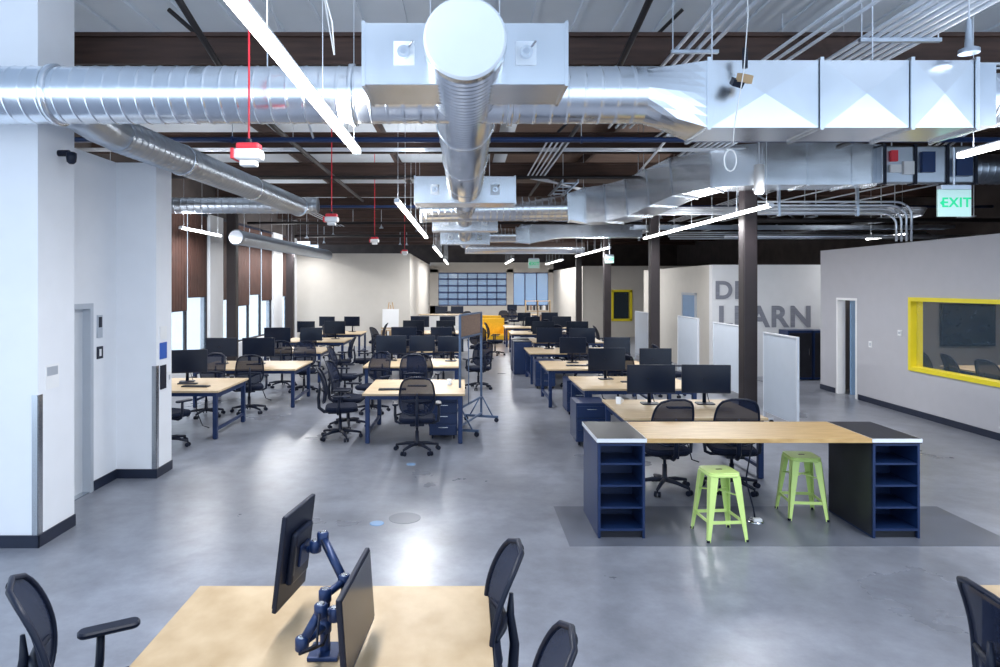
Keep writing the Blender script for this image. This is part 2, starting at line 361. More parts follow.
# central supply duct, joins crossing duct
b = MB(); ZD = 3.86
rduct(b, (0, 4.17, ZD), (0, 11.6, ZD), .25, pitch=.085, a=.015)
b.lathe((0, 4.15, ZD), (0, 1, 0), [(0, .262), (.05, .268), (.055, .256)], 'galv', 40)
b.lathe((0, 4.135, ZD), (0, 1, 0), [(0, .245), (.012, .258), (.02, .262)], 'cap', 40)
b.lathe((0, 11.6, ZD), (0, 1, 0), [(0, .255), (.35, .20)], 'galv', 32)
rduct(b, (0, 11.95, ZD), (0, 24, ZD), .20, pitch=.14)
for y in (6.3, 8.1, 9.6): collar(b, (0, y, ZD), (0, 1, 0), .255)
def plenum(b, Y, w, h, d, z):
    b.bx(-w/2, w/2, Y, Y+d, z-h/2, z+h/2, 'galv', bev=.008)
    for sx in (-1, 1):
        b.bx(sx*w/2-.012, sx*w/2+.012, Y-.01, Y+d+.01, z-h/2-.01, z+h/2+.01, 'galv')
        cx = sx*w*.30
        b.box((cx, Y-.006, z), (.14, .014, .16), 'cap'); b.cyl((cx, Y-.012, z), (cx, Y-.05, z), .042, 'galv', seg=20); b.cyl((cx, Y-.05, z), (cx, Y-.06, z), .022, 'galvd')
        b.cyl((cx+.03, Y-.03, z+.03), (cx+.06, Y-.07, z+.06), .008, 'chrome')
plenum(b, 4.5, 1.37, .42, .5, 3.885); plenum(b, 10.3, 1.55, .42, .55, 3.80); plenum(b, 15.5, 1.5, .42, .5, 3.8); plenum(b, 20.5, 1.5, .42, .5, 3.8)
for y in (5.2, 7.2, 9.2, 13, 18):
    for sx in (-.27, .27): b.cyl((sx, y, ZD), (sx, y, 5.35), .005, 'cond', seg=6)
b.obj('central_air_duct')

b = MB(); YD = 5.4
rduct(b, (-9, YD, ZD), (1.43, YD, ZD-.0), .225, pitch=.13, a=.005)
for x in (-6, -3.3, -.9, .36): collar(b, (x, YD, ZD), (1, 0, 0), .225)
# round to rectangle transition
n = 32; G = []
for q in range(5):
    t = q/4; row = []
    for i in range(n+1):
        a = 2*PI*i/n; cy, sz = math.cos(a), math.sin(a); mxx = max(abs(cy), abs(sz))
        ry = cy*.225*(1-t)+cy/mxx*.25*t; rz = sz*.225*(1-t)+sz/mxx*.26*t
        row.append(Vector((1.43+.45*t, YD+ry, ZD*(1-t)+3.80*t+rz)))
    G.append(row)
b.grid(G, 'galv', False)
xs = [1.88, 2.75, 3.45, 3.95]
for i in range(3):
    x0, x1 = xs[i], xs[i+1]
    b.bx(x0+.02, x1-.02, YD-.25, YD+.25, 3.54, 4.06, 'galv')
    c = Vector(((x0+x1)/2, YD-.262, 3.80))
    b.add([(x0+.02, YD-.25, 3.54), (x1-.02, YD-.25, 3.54), (x1-.02, YD-.25, 4.06), (x0+.02, YD-.25, 4.06), c], [(0, 1, 4), (1, 2, 4), (2, 3, 4), (3, 0, 4)], 'galv')
for x in xs: b.box((x, YD, 3.80), (.028, .54, .56), 'galv')
b.bx(3.98, 4.12, YD-.23, YD+.23, 3.56, 4.04, 'galvd'); rduct(b, (4.12, YD, 3.82), (12.9, YD, 3.82), .21, k='galvd', pitch=.13)
for x in (-7, -4.2, -1.6, 2.0, 3.3, 6): b.cyl((x, YD, 4.0), (x, YD, 5.35), .006, 'cond', seg=6)
b.obj('crossing_air_duct')

# left branch duct along Y
b = MB()
rduct(b, (-3.45, 6.6, 3.82), (-3.25, 13.0, 3.86), .175, k='galvd', pitch=.12)
b.tube([(-3.40, 5.55, 3.86), (-3.42, 5.9, 3.86), (-3.44, 6.25, 3.83), (-3.45, 6.65, 3.82)], [.17, .175, .175, .17], 'galvd', 24)
b.lathe((-3.25, 12.98, 3.86), (0, 1, 0), [(0, .19), (.06, .19)], 'galv', 28)
for y in (8, 10.4): collar(b, (-3.45+(y-6.6)*.03125, y, 3.82+(y-6.6)*.006), (0.03, 1, 0), .17)
b.obj('branch_air_duct')
b = MB(); rduct(b, (XW+.02, 13.6, 3.95), (-3.0, 13.6, 3.95), .16, k='galvd', pitch=.14); b.obj('branch_air_duct')
b = MB(); rduct(b, (-5.35, 15.6, 3.45), (-5.1, 24.8, 3.45), .17, k='galvd', pitch=.14); b.lathe((-5.35, 15.57, 3.45), (0, 1, 0), [(0, .16), (.05, .19), (.1, .19)], 'galvd', 24)
for y in (16, 20, 24): b.cyl((-5.3, y, 3.55), (-5.3, y, 5.3), .006, 'cond', seg=6)
b.obj('branch_air_duct')

# second crossing duct, swings up and forward to the air handling unit
b = MB(); Y2 = 13.6
rduct(b, (-.85, Y2, 3.86), (2.1, Y2, 3.9), .25, pitch=.13)
b.lathe((-.9, Y2, 3.86), (1, 0, 0), [(0, .25), (.05, .26), (.06, .25)], 'galv', 32)
secduct(b, [(2.1, 13.6, 3.9, .52, .52), (2.5, 13.55, 3.92, .70, .6), (2.95, 13.25, 3.93, .72, .6), (3.3, 12.7, 3.98, .70, .6), (3.55, 12.1, 4.08, .68, .6),
            (3.78, 11.55, 4.18, .66, .6), (4.15, 11.0, 4.23, .66, .6), (4.75, 10.8, 4.24, .66, .6), (5.4, 10.8, 4.24, .66, .6), (6.1, 10.8, 4.24, .66, .6), (6.6, 10.8, 4.24, .60, .56)])
rduct(b, (6.6, 10.8, 4.2), (12.9, 10.8, 4.2), .24, k='galvd')
for q in ((0.5, 13.6), (2, 13.6), (3.3, 12.7), (4.75, 10.8), (6.1, 10.8), (9, 10.8)): b.cyl((q[0], q[1], 4.1), (q[0], q[1], 5.35), .007, 'cond', seg=6)
b.obj('offset_air_duct')
b = MB(); b.bx(6.5, 8.0, 10.40, 10.54, 3.92, 4.50, 'galvd', bev=.02)
for x in (6.52, 7.0, 7.5, 7.94): b.bx(x, x+.04, 10.37, 10.56, 3.90, 4.52, 'blk')
b.bx(6.62, 6.72, 10.34, 10.40, 4.25, 4.42, 'red'); b.bx(6.61, 6.78, 10.35, 10.40, 4.08, 4.2, 'wht'); b.bx(7.1, 7.3, 10.34, 10.40, 4.08, 4.4, 'pblue'); b.bx(7.6, 7.85, 10.30, 10.40, 4.02, 4.3, 'pblue')
b.bx(6.82, 6.98, 10.35, 10.40, 4.05, 4.25, 'wht')
for x in (6.7, 7.8): b.cyl((x, 10.47, 4.5), (x, 10.47, 5.35), .01, 'cond', seg=6)
b.obj('air_handling_unit')
b = MB(); rduct(b, (.0, 21, 3.9), (1.6, 21, 3.9), .22)
secduct(b, [(1.6, 21, 3.9, .44, .44), (2.0, 21, 3.92, .55, .5), (2.5, 21, 4.02, .55, .5), (3.0, 21, 4.1, .55, .5), (5.5, 21, 4.1, .55, .5)]); b.obj('offset_air_duct')
b = MB(); rduct(b, (.0, 28, 3.9), (5, 28, 3.9), .25); b.obj('crossing_air_duct')

# ------------------------------------------------------------------ pipes and conduits
def pipe(name, pts, r, k, hang=(), seg=10):
    b = MB(); b.tube(arcpts(pts), r, k, seg)
    for p in hang: b.cyl(p, (p[0], p[1], 5.35), .005, 'cond', seg=6); b.lathe((p[0]-.012, p[1], p[2]), (1, 0, 0), [(0, r+.012), (.024, r+.012)], k, seg)
    return b.obj(name)
pipe('sprinkler_pipe', [(-6.3, 8.6, 4.2), (7.9, 8.6, 4.2)], .035, 'pblue', [(-3, 8.6, 4.2), (1.5, 8.6, 4.2), (5, 8.6, 4.2)])
pipe('sprinkler_pipe', [(-2.45, 4.9, 4.98), (-2.45, 6.7, 4.5), (-2.45, 8.6, 4.35), (-2.45, 16, 4.35)], .032, 'pblk', [(-2.45, 9.5, 4.35)])
pipe('sprinkler_pipe', [(1.55, 4.6, 4.9), (1.55, 6.7, 4.52), (1.55, 20, 4.45)], .03, 'pblk')
pipe('sprinkler_pipe', [(-6.2, 12.2, 4.3), (7.9, 12.2, 4.3)], .03, 'pblk')
pipe('sprinkler_pipe', [(5.6, 6.0, 4.4), (5.6, 10, 4.4)], .035, 'pblk')
pipe('sprinkler_pipe', [(-6.2, 16.3, 4.25), (12.9, 16.3, 4.25)], .035, 'pblue')
pipe('sprinkler_pipe', [(-6.2, 19, 4.1), (12.9, 19, 4.1)], .04, 'pblk')
pipe('sprinkler_pipe', [(-6.2, 24, 4.1), (12.9, 24, 4.1)], .05, 'pblk')
pipe('sprinkler_pipe', [(6, 14.6, 3.75), (12.9, 14.6, 3.75)], .05, 'pblk')
pipe('sprinkler_pipe', [(6, 15.4, 3.45), (12.9, 15.4, 3.45)], .04, 'galvd')
b = MB()
for i in range(7): b.tube(arcpts([(3.62+i*.095, 3.4, 4.57), (3.62+i*.095, 8.0, 4.57), (3.62+i*.095, 12.4, 4.5)]), .021, 'cond')
for y in (4.5, 6, 7.5): b.bx(3.55, 4.28, y-.02, y+.02, 4.51, 4.545, 'galvd'); b.cyl((3.57, y, 4.53), (3.57, y, 5.38), .006, 'cond', seg=6); b.cyl((4.26, y, 4.53), (4.26, y, 5.38), .006, 'cond', seg=6)
b.obj('conduit_rack')
b = MB()
for i in range(4): b.tube([(1.98+i*.10, 3.4, 4.57), (2.05+i*.10, 9.5, 4.57)], .018, 'cond')
b.bx(1.95, 2.4, 6.3, 6.34, 4.52, 4.55, 'galvd'); b.cyl((1.97, 6.32, 4.54), (1.97, 6.32, 5.38), .006, 'cond', seg=6); b.obj('conduit_rack')
b = MB()
for i in range(3): b.tube([(2.95+i*.12, 3.8, 4.5), (2.80+i*.12, 9.8, 4.5)], .016, 'cond')
b.obj('conduit_rack')
b = MB()
for i in range(4):
    z = 3.62+i*.065
    b.tube(arcpts([(5.05, 11.9, z), (7.50+i*.09, 11.9, z), (7.70+i*.09, 11.9, z-.12), (7.70+i*.09, 11.9, 3.11)], .18), .02, 'cond')
for x in (5.6, 7.0): b.bx(x-.02, x+.02, 11.87, 11.93, 3.56, 5.38, 'galvd')
b.obj('conduit_bundle')
b = MB()
for i in range(5): b.tube(arcpts([(1.2+i*.08, 9.6, 4.42), (1.2+i*.08, 13, 4.42), (2.6, 14.5+i*.08, 4.42), (6, 14.5+i*.08, 4.42)], .2), .014, 'cond')
b.obj('conduit_bundle')
b = MB()
for i in range(4): b.tube([(5.0+i*.11, 5, 4.56), (8.0+i*.11, 12, 4.56)], .018, 'cond')
b.tube([(2.7, 6.8, 4.58), (7.8, 6.8, 4.58)], .018, 'cond'); b.tube([(-3.6, 7.6, 4.5), (7.8, 7.6, 4.5)], .012, 'cond'); b.tube([(1.0, 7.9, 4.56), (7.8, 6.2, 4.52)], .014, 'cond'); b.obj('conduit_bundle')
b = MB()
for i in range(3): b.tube([(-6.2, 10.6+i*.1, 4.5), (5, 10.6+i*.1, 4.5)], .012, 'cond')
for i in range(3): b.tube([(-4.6+i*.12, 9, 4.45), (-4.6+i*.12, 24, 4.45)], .014, 'cond')
for i in range(4): b.tube([(6.8+i*.12, 11.5, 4.55), (6.8+i*.12, 28, 4.4)], .016, 'cond')
b.tube([(2.9, 9, 4.5), (4.4, 24, 4.2)], .02, 'cond'); b.obj('conduit_bundle')
# services over the right-hand back area
b = MB()
for i in range(5): b.tube(arcpts([(4.2, 15.2+i*.12, 3.95+i*.05), (10.5+i*.1, 15.2+i*.12, 3.95+i*.05), (10.8+i*.1, 16.4, 3.95+i*.05), (10.8+i*.1, 24, 4.1)], .25), .024, 'cond')
for i in range(4): b.tube([(5.6, 18.2+i*.15, 3.6+i*.07), (12.9, 18.2+i*.15, 3.6+i*.07)], .025, 'galvd')
for i in range(3): b.tube([(5.4, 13.4, 4.45), (9.5+i*1.1, 22, 4.0)], .02, 'cond')
for i in range(3): b.tube([(8.5+i*.9, 12.2, 4.5), (6.0+i*.9, 22, 4.1)], .018, 'cond')
for x in (6.2, 8.0, 9.8, 11.6): b.bx(x-.02, x+.02, 15.15, 15.75, 3.88, 3.92, 'galvd'); b.cyl((x, 15.2, 3.9), (x, 15.2, 5.38), .012, 'cond', seg=6); b.cyl((x, 15.7, 3.9), (x, 15.7, 5.38), .012, 'cond', seg=6)
b.obj('conduit_bundle')
b = MB()
for s_ in (-.2, .2): b.box((8.6, 17.6+s_, 3.85), (8.4, .02, .09), 'galvd')
for i in range(28): b.box((4.6+i*.3, 17.6, 3.82), (.03, .4, .02), 'galvd')
b.obj('cable_ladder_tray')
# cable ladder tray
b = MB()
for s_ in (-.14, .14): b.box((1.9+s_, 19, 4.2), (.02, 14, .06), 'galvd')
for i in range(30): b.box((1.9, 12.2+i*.47, 4.19), (.28, .03, .02), 'galvd')
b.obj('cable_ladder_tray')
# angled strut braces
b = MB()
for (p, q, r, k) in (((-2.05, 6.85, 5.38), (-1.95, 8.6, 4.2), .014, 'cond'), ((2.35, 7.2, 5.3), (1.2, 8.6, 4.3), .02, 'pblk'), ((3.6, 8, 5.3), (2.6, 8.6, 4.25), .014, 'cond'),
                     ((-3.2, 7.2, 5.3), (-2.4, 7.3, 4.6), .025, 'pblk'), ((6.2, 10, 5.2), (4.9, 12, 4.0), .012, 'cond'), ((5.2, 8, 5.3), (4.2, 8.6, 4.3), .012, 'cond')):
    b.cyl(p, q, r, k, seg=8)
b.obj('seismic_brace')
for i in range(26):
    x = random.uniform(-5.8, 7.8); y = random.uniform(9, 30); z = random.uniform(3.9, 4.5)
    b = MB(); b.cyl((0, 0, 0), (0, 0, 5.38-z), .008, 'cond', seg=6); b.cyl((0, 0, -.03), (0, 0, .03), .03, 'galvd', seg=10); b.box((0, 0, -.04), (.12, .06, .02), 'galvd'); b.obj('hanger_rod', (x, y, z))
# hanging cables
b = MB(); b.tube([(-1.05, 5.0, 5.38), (-1.08, 5.0, 4.6), (-1.0, 5.02, 4.3), (-.98, 5.0, 4.05), (-1.06, 5, 4.5)], .006, 'wht'); b.obj('hanging_cable')
b = MB()
pts = [(2.05, 4.9, 5.38), (2.08, 4.9, 4.3), (2.05, 4.9, 3.9), (1.98, 4.9, 3.5), (1.97, 4.9, 3.35)]
b.tube(pts, .004, 'wht'); b.tube([(1.95+.045*math.cos(a*PI/8), 4.9, 3.24+.08*math.sin(a*PI/8)) for a in range(16)], .005, 'wht', closed=True); b.obj('hanging_cable')
b = MB()
b.lathe((4.5, 10.2, 3.72), (0, 0, 1), [(0, .05), (.02, .075), (.44, .075), (.46, .03)], 'wht', 20); b.cyl((4.5, 10.2, 4.18), (4.5, 10.2, 5.38), .008, 'cond'); b.obj('pendant_speaker')
b = MB(); b.cyl((2.1, 5.0, 4.1), (2.1, 5, 3.95), .02, 'blk'); b.box((2.08, 4.96, 3.86), (.12, .05, .06), 'carton', rot=(.3, 0, .5)); b.box((2.04, 5.0, 3.84), (.08, .1, .05), 'blk', rot=(.5, .3, 0)); b.obj('spotlight')
b = MB(); b.lathe((3.78, 5.0, 4.06), (0, 0, 1), [(0, .07), (.03, .07), (.05, .03), (.12, .025), (.25, .02)], 'galvd', 16); b.cyl((3.78, 5.0, 4.3), (3.78, 5, 5.38), .006, 'cond', seg=6); b.obj('pendant_sensor')

# red boxes on cables
def alarm(X, Y, z):
    b = MB(); b.box((0, 0, .06), (.20, .14, .08), 'wht', bev=.02); b.box((0, 0, .12), (.17, .11, .05), 'red', bev=.015); b.box((0, 0, -.005), (.12, .09, .045), 'wht', bev=.01)
    b.box((-.105, 0, .06), (.025, .15, .08), 'red', bev=.006); b.cyl((0, 0, .13), (0, 0, 5.38-z), .008, 'red', seg=6); b.cyl((0, 0, .14), (0, 0, .18), .02, 'blk'); b.obj('cable_reel_box', (X, Y, z))
alarm(-1.62, 5.0, 3.24); alarm(-2.0, 10.0, 3.25); alarm(-2.1, 15.5, 3.3); alarm(-1.9, 21, 3.3)

# exit signs
def exitsign(X, Y, z, w=.36):
    b = MB(); h = w*.82
    b.box((0, 0, 0), (w, .03, h), 'exitw', bev=.006); b.box((0, 0, h/2+.02), (w*.9, .08, .05), 'galvd', bev=.005); b.cyl((0, 0, h/2+.04), (0, 0, h/2+.45), .012, 'galvd')
    b.add([(-w*.46, -.018, 0), (-w*.37, -.018, .03), (-w*.37, -.018, -.03)], [(0, 2, 1)], 'green')
    o = b.obj('exit_sign', (X, Y, z)); text('exit_letters', 'EXIT', w*.40, (w*.04, -.018, 0), (PI/2, 0, 0), 'green', o, .002, .02)
exitsign(5.28, 7.2, 3.21); exitsign(4.9, 22.6, 3.2, .3); exitsign(3.1, 30, 3.3, .5)

# linear LED lights
def led(X, y0, y1, z=3.5, power=60, w=.07):
    L_ = y1-y0; n = max(1, round(L_/1.25))
    b = MB(); b.box((0, 0, 0), (w, L_, .045), 'led', bev=.012); b.box((0, 0, .03), (w*.8, L_, .014), 'alu')
    for s_ in (-1, 1): b.box((0, s_*(L_/2+.006), .0), (w+.006, .012, .055), 'alu', bev=.003)
    for i in range(n+1): b.cyl((0, -L_/2+.15+i*(L_-.3)/n, .03), (0, -L_/2+.15+i*(L_-.3)/n, 5.38-z), .003, 'cond', seg=6)
    o = b.obj('linear_pendant_light', (X, (y0+y1)/2, z))
    for d, pw in ((0, power), (PI, power*.36)):
        la = bpy.data.lights.new('lamp', 'AREA'); la.shape = 'RECTANGLE'; la.size = w; la.size_y = L_; la.energy = pw; la.color = (.97, .98, 1)
        lo = bpy.data.objects.new('lamp', la); sc.collection.objects.link(lo); lo.parent = o; lo.location = (0, 0, -.03 if d == 0 else .045); lo.rotation_euler = (d, 0, 0)
    return o
K = 28
for X, segs in ((-.95, ((1.8, 5.85), (9.3, 16.4), (20, 27), (30, 37))), (4.5, ((1.5, 6.05), (9.8, 16.7), (20.7, 27), (30.5, 37))), (-5.8, ((9.6, 12.2), (13.6, 15.8), (18.7, 24.8)))):
    for y0, y1 in segs: led(X, y0, y1, power=K*(y1-y0))
led(10.2, 15.4, 16.9, z=3.5, power=50)
led(2.2, 30, 36, power=120)
b = MB(); b.box((0, 0, 0), (1.2, 2.4, .04), 'led', bev=.01); o = b.obj('room_ceiling_light', (10.2, 11, 2.97))
la = bpy.data.lights.new('lamp', 'AREA'); la.shape = 'RECTANGLE'; la.size = 1.1; la.size_y = 2.3; la.energy = 14; lo = bpy.data.objects.new('lamp', la); sc.collection.objects.link(lo); lo.parent = o; lo.location = (0, 0, -.03)

# ------------------------------------------------------------------ furniture meshes
def chair_mesh():
    b = MB()
    for i in range(5):
        a = 2*PI*i/5+.3; d = Vector((math.cos(a), math.sin(a), 0))
        b.tube([Vector((0, 0, .115)), d*.15+Vector((0, 0, .11)), d*.31+Vector((0, 0, .08))], [.028, .024, .016], 'blk', 8)
        c = d*.31; n = Vector((-d.y, d.x, 0))
        for s_ in (-1, 1): b.cyl(c+n*s_*.012+Vector((0, 0, .03)), c+n*s_*.032+Vector((0, 0, .03)), .03, 'blk', seg=14)
        b.cyl(c+Vector((0, 0, .04)), c+Vector((0, 0, .085)), .01, 'blk', seg=8)
    b.lathe((0, 0, .09), (0, 0, 1), [(0, .03), (.01, .045), (.05, .04), (.06, .028), (.2, .026), (.2, .018), (.33, .018)], 'blk', 16)
    b.box((0, -.03, .41), (.2, .3, .05), 'blk', bev=.012)
    b.rbox((0, .02, .465), (.50, .48, .07), .12, 'seat'); b.rbox((0, .02, .432), (.46, .44, .02), .1, 'blk')
    def hw(t): return .24*(.84+.16*math.sin(PI*min(t*.95+.12, 1)))*max(0, 1-abs(2*t-1)**5.5)**.30
    def pt(u, t):
        h = hw(t); return Vector((u*h, -.27+.035*math.sin(PI*t)-.10*t**1.6+.055*u*u*(h/.245), .55+.53*t))
    nr, nc = 16, 10
    G = [[pt(-1+2*i/nc, .004+.992*j/nr) for i in range(nc+1)] for j in range(nr+1)]
    b.grid(G, 'mesh')
    loop = [pt(1, .004+.992*j/nr) for j in range(nr+1)]+[pt(-1, .004+.992*(nr-j)/nr) for j in range(nr+1)]
    b.tube(loop, .013, 'blk', 8, closed=True)
    b.tube([(-.20, -.225, .74), (-.1, -.262, .745), (0, -.272, .75), (.1, -.262, .745), (.20, -.225, .74)], [.012, .02, .022, .02, .012], 'blk')
    b.tube([(0, -.1, .41), (0, -.24, .41), (0, -.315, .47), (0, -.325, .62), (0, -.305, .76), (0, -.31, .86)], [.025, .028, .028, .024, .02, .01], 'blk')
    for s_ in (-1, 1):
        b.tube([(s_*.305, -.015, .655), (s_*.305, -.02, .52), (s_*.295, -.03, .43), (s_*.24, -.03, .405), (s_*.08, -.03, .405)], [.018, .02, .02, .018, .016], 'blk')
        b.rbox((s_*.30, .02, .67), (.085, .27, .028), .035, 'blk')
    return b.mesh('task_chair')
CH = chair_mesh()
def chair(X, Y, r=0.): return place(CH, 'task_chair', (X, Y, 0), math.radians(r))

def desk_mesh(w, d, k='wood', n='desk'):
    b = MB(); H = .74
    b.box((0, 0, H-.016), (w, d, .032), k, bev=.004)
    x, y = w/2-.07, d/2-.07
    for sx in (-1, 1):
        for sy in (-1, 1):
            b.box((sx*x, sy*y, .355), (.065, .065, .70), 'navy', bev=.006); b.cyl((sx*x, sy*y, 0), (sx*x, sy*y, .02), .03, 'blk')
        b.box((sx*x, 0, .66), (.05, 2*y, .07), 'navy'); b.box((sx*x, 0, .14), (.04, 2*y, .04), 'navy')
    for sy in (-1, 1): b.box((0, sy*y, .675), (2*x, .04, .055), 'navy')
    b.box((0, 0, .62), (w*.7, .16, .08), 'navy', bev=.01)   # cable tray
    b.box((0, .0, H+.008), (.30, .1, .016), 'blk', bev=.004)   # power strip
    b.tube([(.1, .02, .6), (.12, .05, .3), (.2, .1, .05), (.3, .12, .012)], .008, 'blk')
    return b.mesh(n)
def monitor_mesh(w=.60, h=.36, zc=.33):
    b = MB()
    b.box((0, 0, zc), (w, .022, h), 'blk', bev=.006); b.box((0, -.0125, zc+.004), (w-.016, .003, h-.026), 'screen')
    b.box((0, .025, zc), (w*.55, .035, h*.6), 'blk', bev=.012)
    b.tube([(0, .06, zc-.01), (0, .085, zc-.05), (0, .08, .015)], [.025, .022, .026], 'blk', 10); b.rbox((0, .05, .007), (.24, .19, .014), .04, 'blk')
    b.tube([(.02, .05, zc-.05), (.05, .12, .12), (.08, .13, .01)], .005, 'blk', 6)
    return b.mesh('computer_monitor')
MO = monitor_mesh(.64, .38, .34); MO2 = monitor_mesh(.54, .33, .36)
def monitor(X, Y, r=0., z=.74, m=None): return place(m or random.choice((MO, MO2)), 'computer_monitor', (X, Y, z), math.radians(r))
def ped_mesh(w=.45, d=.55, h=.62):
    b = MB(); b.box((0, 0, h/2+.03), (w, d, h-.06), 'navy2', bev=.006)
    for i in range(3): b.box((0, -d/2-.006, .06+(h-.1)*(i+.5)/3), (w-.03, .014, (h-.1)/3-.012), 'navy2', bev=.004); b.box((0, -d/2-.018, .06+(h-.1)*(i+.5)/3+.04), (.14, .012, .012), 'chrome')
    for sx in (-1, 1):
        for sy in (-1, 1): b.cyl((sx*(w/2-.05)-.012, sy*(d/2-.06), .025), (sx*(w/2-.05)+.012, sy*(d/2-.06), .025), .025, 'blk')
    return b.mesh('drawer_pedestal')
PED = ped_mesh()
def ped(X, Y, r=0): return place(PED, 'drawer_pedestal', (X, Y, 0), math.radians(r))

DW = {}
def desk(x0, x1, y0, y1, k='wood'):
    key = (round(x1-x0, 2), round(y1-y0, 2), k)
    if key not in DW: DW[key] = desk_mesh(x1-x0, y1-y0, k)
    return place(DW[key], 'desk', ((x0+x1)/2, (y0+y1)/2, 0))
def clutter(X, Y, seed):
    rr = random.Random(seed); b = MB()
    b.lathe((0, 0, 0), (0, 0, 1), [(0, .035), (.09, .038), (.09, .032)], rr.choice(('wht', 'navy2', 'red')), 16)
    b.tube([(.038, 0, .07), (.062, 0, .06), (.06, 0, .03), (.037, 0, .02)], .005, 'wht', 6); b.obj('coffee_mug', (X, Y, .74))
def keyboard(X, Y, r=0):
    b = MB(); b.box((0, 0, .008), (.42, .13, .016), 'blk', bev=.004)
    for i in range(4): b.box((0, -.045+i*.03, .018), (.40, .022, .006), 'slate')
    b.obj('keyboard', (X, Y, .74), math.radians(r))

# right row of desks
desk(1.9, 3.62, 7.95, 9.25); chair(2.27, 7.58, 6); chair(3.04, 7.60, -8); monitor(2.47, 8.85, m=MO); monitor(3.2, 8.85, -4, m=MO); clutter(2.05, 8.9, 1)
desk(1.8, 3.6, 10.2, 11.6); monitor(2.38, 11.2, 5, m=MO); monitor(3.2, 11.2, m=MO2); ped(1.83, 9.90)
ped(2.05, 12.2); desk(1.55, 3.6, 12.6, 14.0); monitor(2.2, 13.6); monitor(3.1, 13.6); chair(2.8, 12.2); chair(3.4, 14.5, 180); keyboard(2.2, 13.1)
ped(1.8, 15.2); desk(1.5, 3.6, 15.6, 17.0); monitor(2.1, 16.6); monitor(2.9, 16.5); chair(2.5, 15.15, 10); chair(2.6, 17.4, 170)
# tall cabinet left of right row
def cab_mesh(w=.45, d=.5, h=.85):
    b = MB(); b.box((0, 0, h/2), (w, d, h), 'navy2', bev=.006); b.box((0, -d/2-.006, h*.5), (w-.04, .012, h-.08), 'navy2', bev=.003); b.box((w*.3, -d/2-.016, h*.6), (.012, .012, .12), 'chrome'); b.box((0, 0, h+.008), (w+.02, d+.02, .016), 'slate')
    return b.mesh('storage_cabinet')
CB = cab_mesh(); place(CB, 'storage_cabinet', (1.5, 17.6, 0)); place(CB, 'storage_cabinet', (1.5, 18.3, 0))
desk(1.9, 3.9, 18.6, 20.0); desk(1.5, 3.9, 21.8, 23.2); desk(1.5, 3.9, 25, 26.4)
for y in (19.6, 22.7, 26):
    for x in (2.3, 3.3): monitor(x, y, random.uniform(-15, 15))
    chair(2.8, y-1.35, random.uniform(-30, 30))
for x, y in ((1.0, 22.2), (4.3, 20.5), (4.3, 14.0)): chair(x, y, random.uniform(-120, -60))

# centre-left column
desk(-1.5, 0, 9.72, 11.2); chair(-.67, 9.32, 4); chair(-1.9, 10.15, -80); chair(-1.92, 10.95, -95); place(ped_mesh(.42, .5, .6), 'drawer_pedestal', (-.33, 10.3, 0))
chair(-.9, 11.65, 185); chair(-1.7, 12.2, 150); keyboard(-1.1, 10.1, 5); clutter(-.25, 10.6, 2)
desk(-2.0, -.1, 13.0, 14.4); chair(-.8, 12.55, -10); monitor(-1.55, 14.0); monitor(-.9, 14.0, 8); monitor(-.3, 13.9, -6); chair(-2.45, 13.6, -90)
desk(-2.0, -.1, 16.0, 17.4); desk(-2.0, -.1, 19.2, 20.6); desk(-2.0, -.1, 22, 23.4)
for y in (16.9, 20.1, 22.9):
    for x in (-1.55, -.6): monitor(x, y, random.uniform(-12, 12)); chair(x+.1, y-1.4, random.uniform(-40, 40))
for x, y in ((-2.5, 16.5), (.3, 15.0), (-2.5, 20), (.4, 20.2)): chair(x, y, random.uniform(-120, 120))

# left column
desk(-5.2, -3.7, 10.0, 11.4); chair(-4.3, 9.65, -25); monitor(-4.55, 10.9, 15); chair(-4.6, 11.85, 170); keyboard(-4.2, 10.4, -5)
desk(-5.2, -3.2, 12.6, 14.0); monitor(-4.9, 13.4, m=MO); monitor(-4.15, 13.4, 4, m=MO); chair(-3.95, 12.2, 20); chair(-3.5, 14.5, 190)
desk(-5.2, -3.4, 15.8, 17.2); desk(-5.2, -3.4, 18.8, 20.2); desk(-5.2, -3.4, 21.8, 23.2)
for y in (16.7, 19.7, 22.7):
    for x in (-4.7, -3.85): monitor(x, y, random.uniform(-12, 12))
    chair(-4.2, y-1.4, random.uniform(-40, 40))
for x, y in ((-3.0, 16.2), (-2.9, 22)): chair(x, y, 90)

# foreground tables
b = MB(); H = .74
b.box((0, 0, H-.018), (1.515, 2.2, .036), 'woodf', bev=.004)
for sx in (-.68, .68):
    for sy in (-1.02, 1.02): b.box((sx, sy, .355), (.07, .07, .70), 'navy', bev=.006)
    b.box((sx, 0, .66), (.05, 2.0, .07), 'navy')
b.box((0, 1.02, .675), (1.36, .04, .06), 'navy'); b.obj('desk', (-.6375, 2.41, 0))
desk(2.66, 4.2, 2.1, 3.52, 'woodf')
chair(-.09, 3.16, 91); chair(.03, 2.38, 84); chair(-1.58, 2.94, -60); chair(2.46, 2.72, -92)

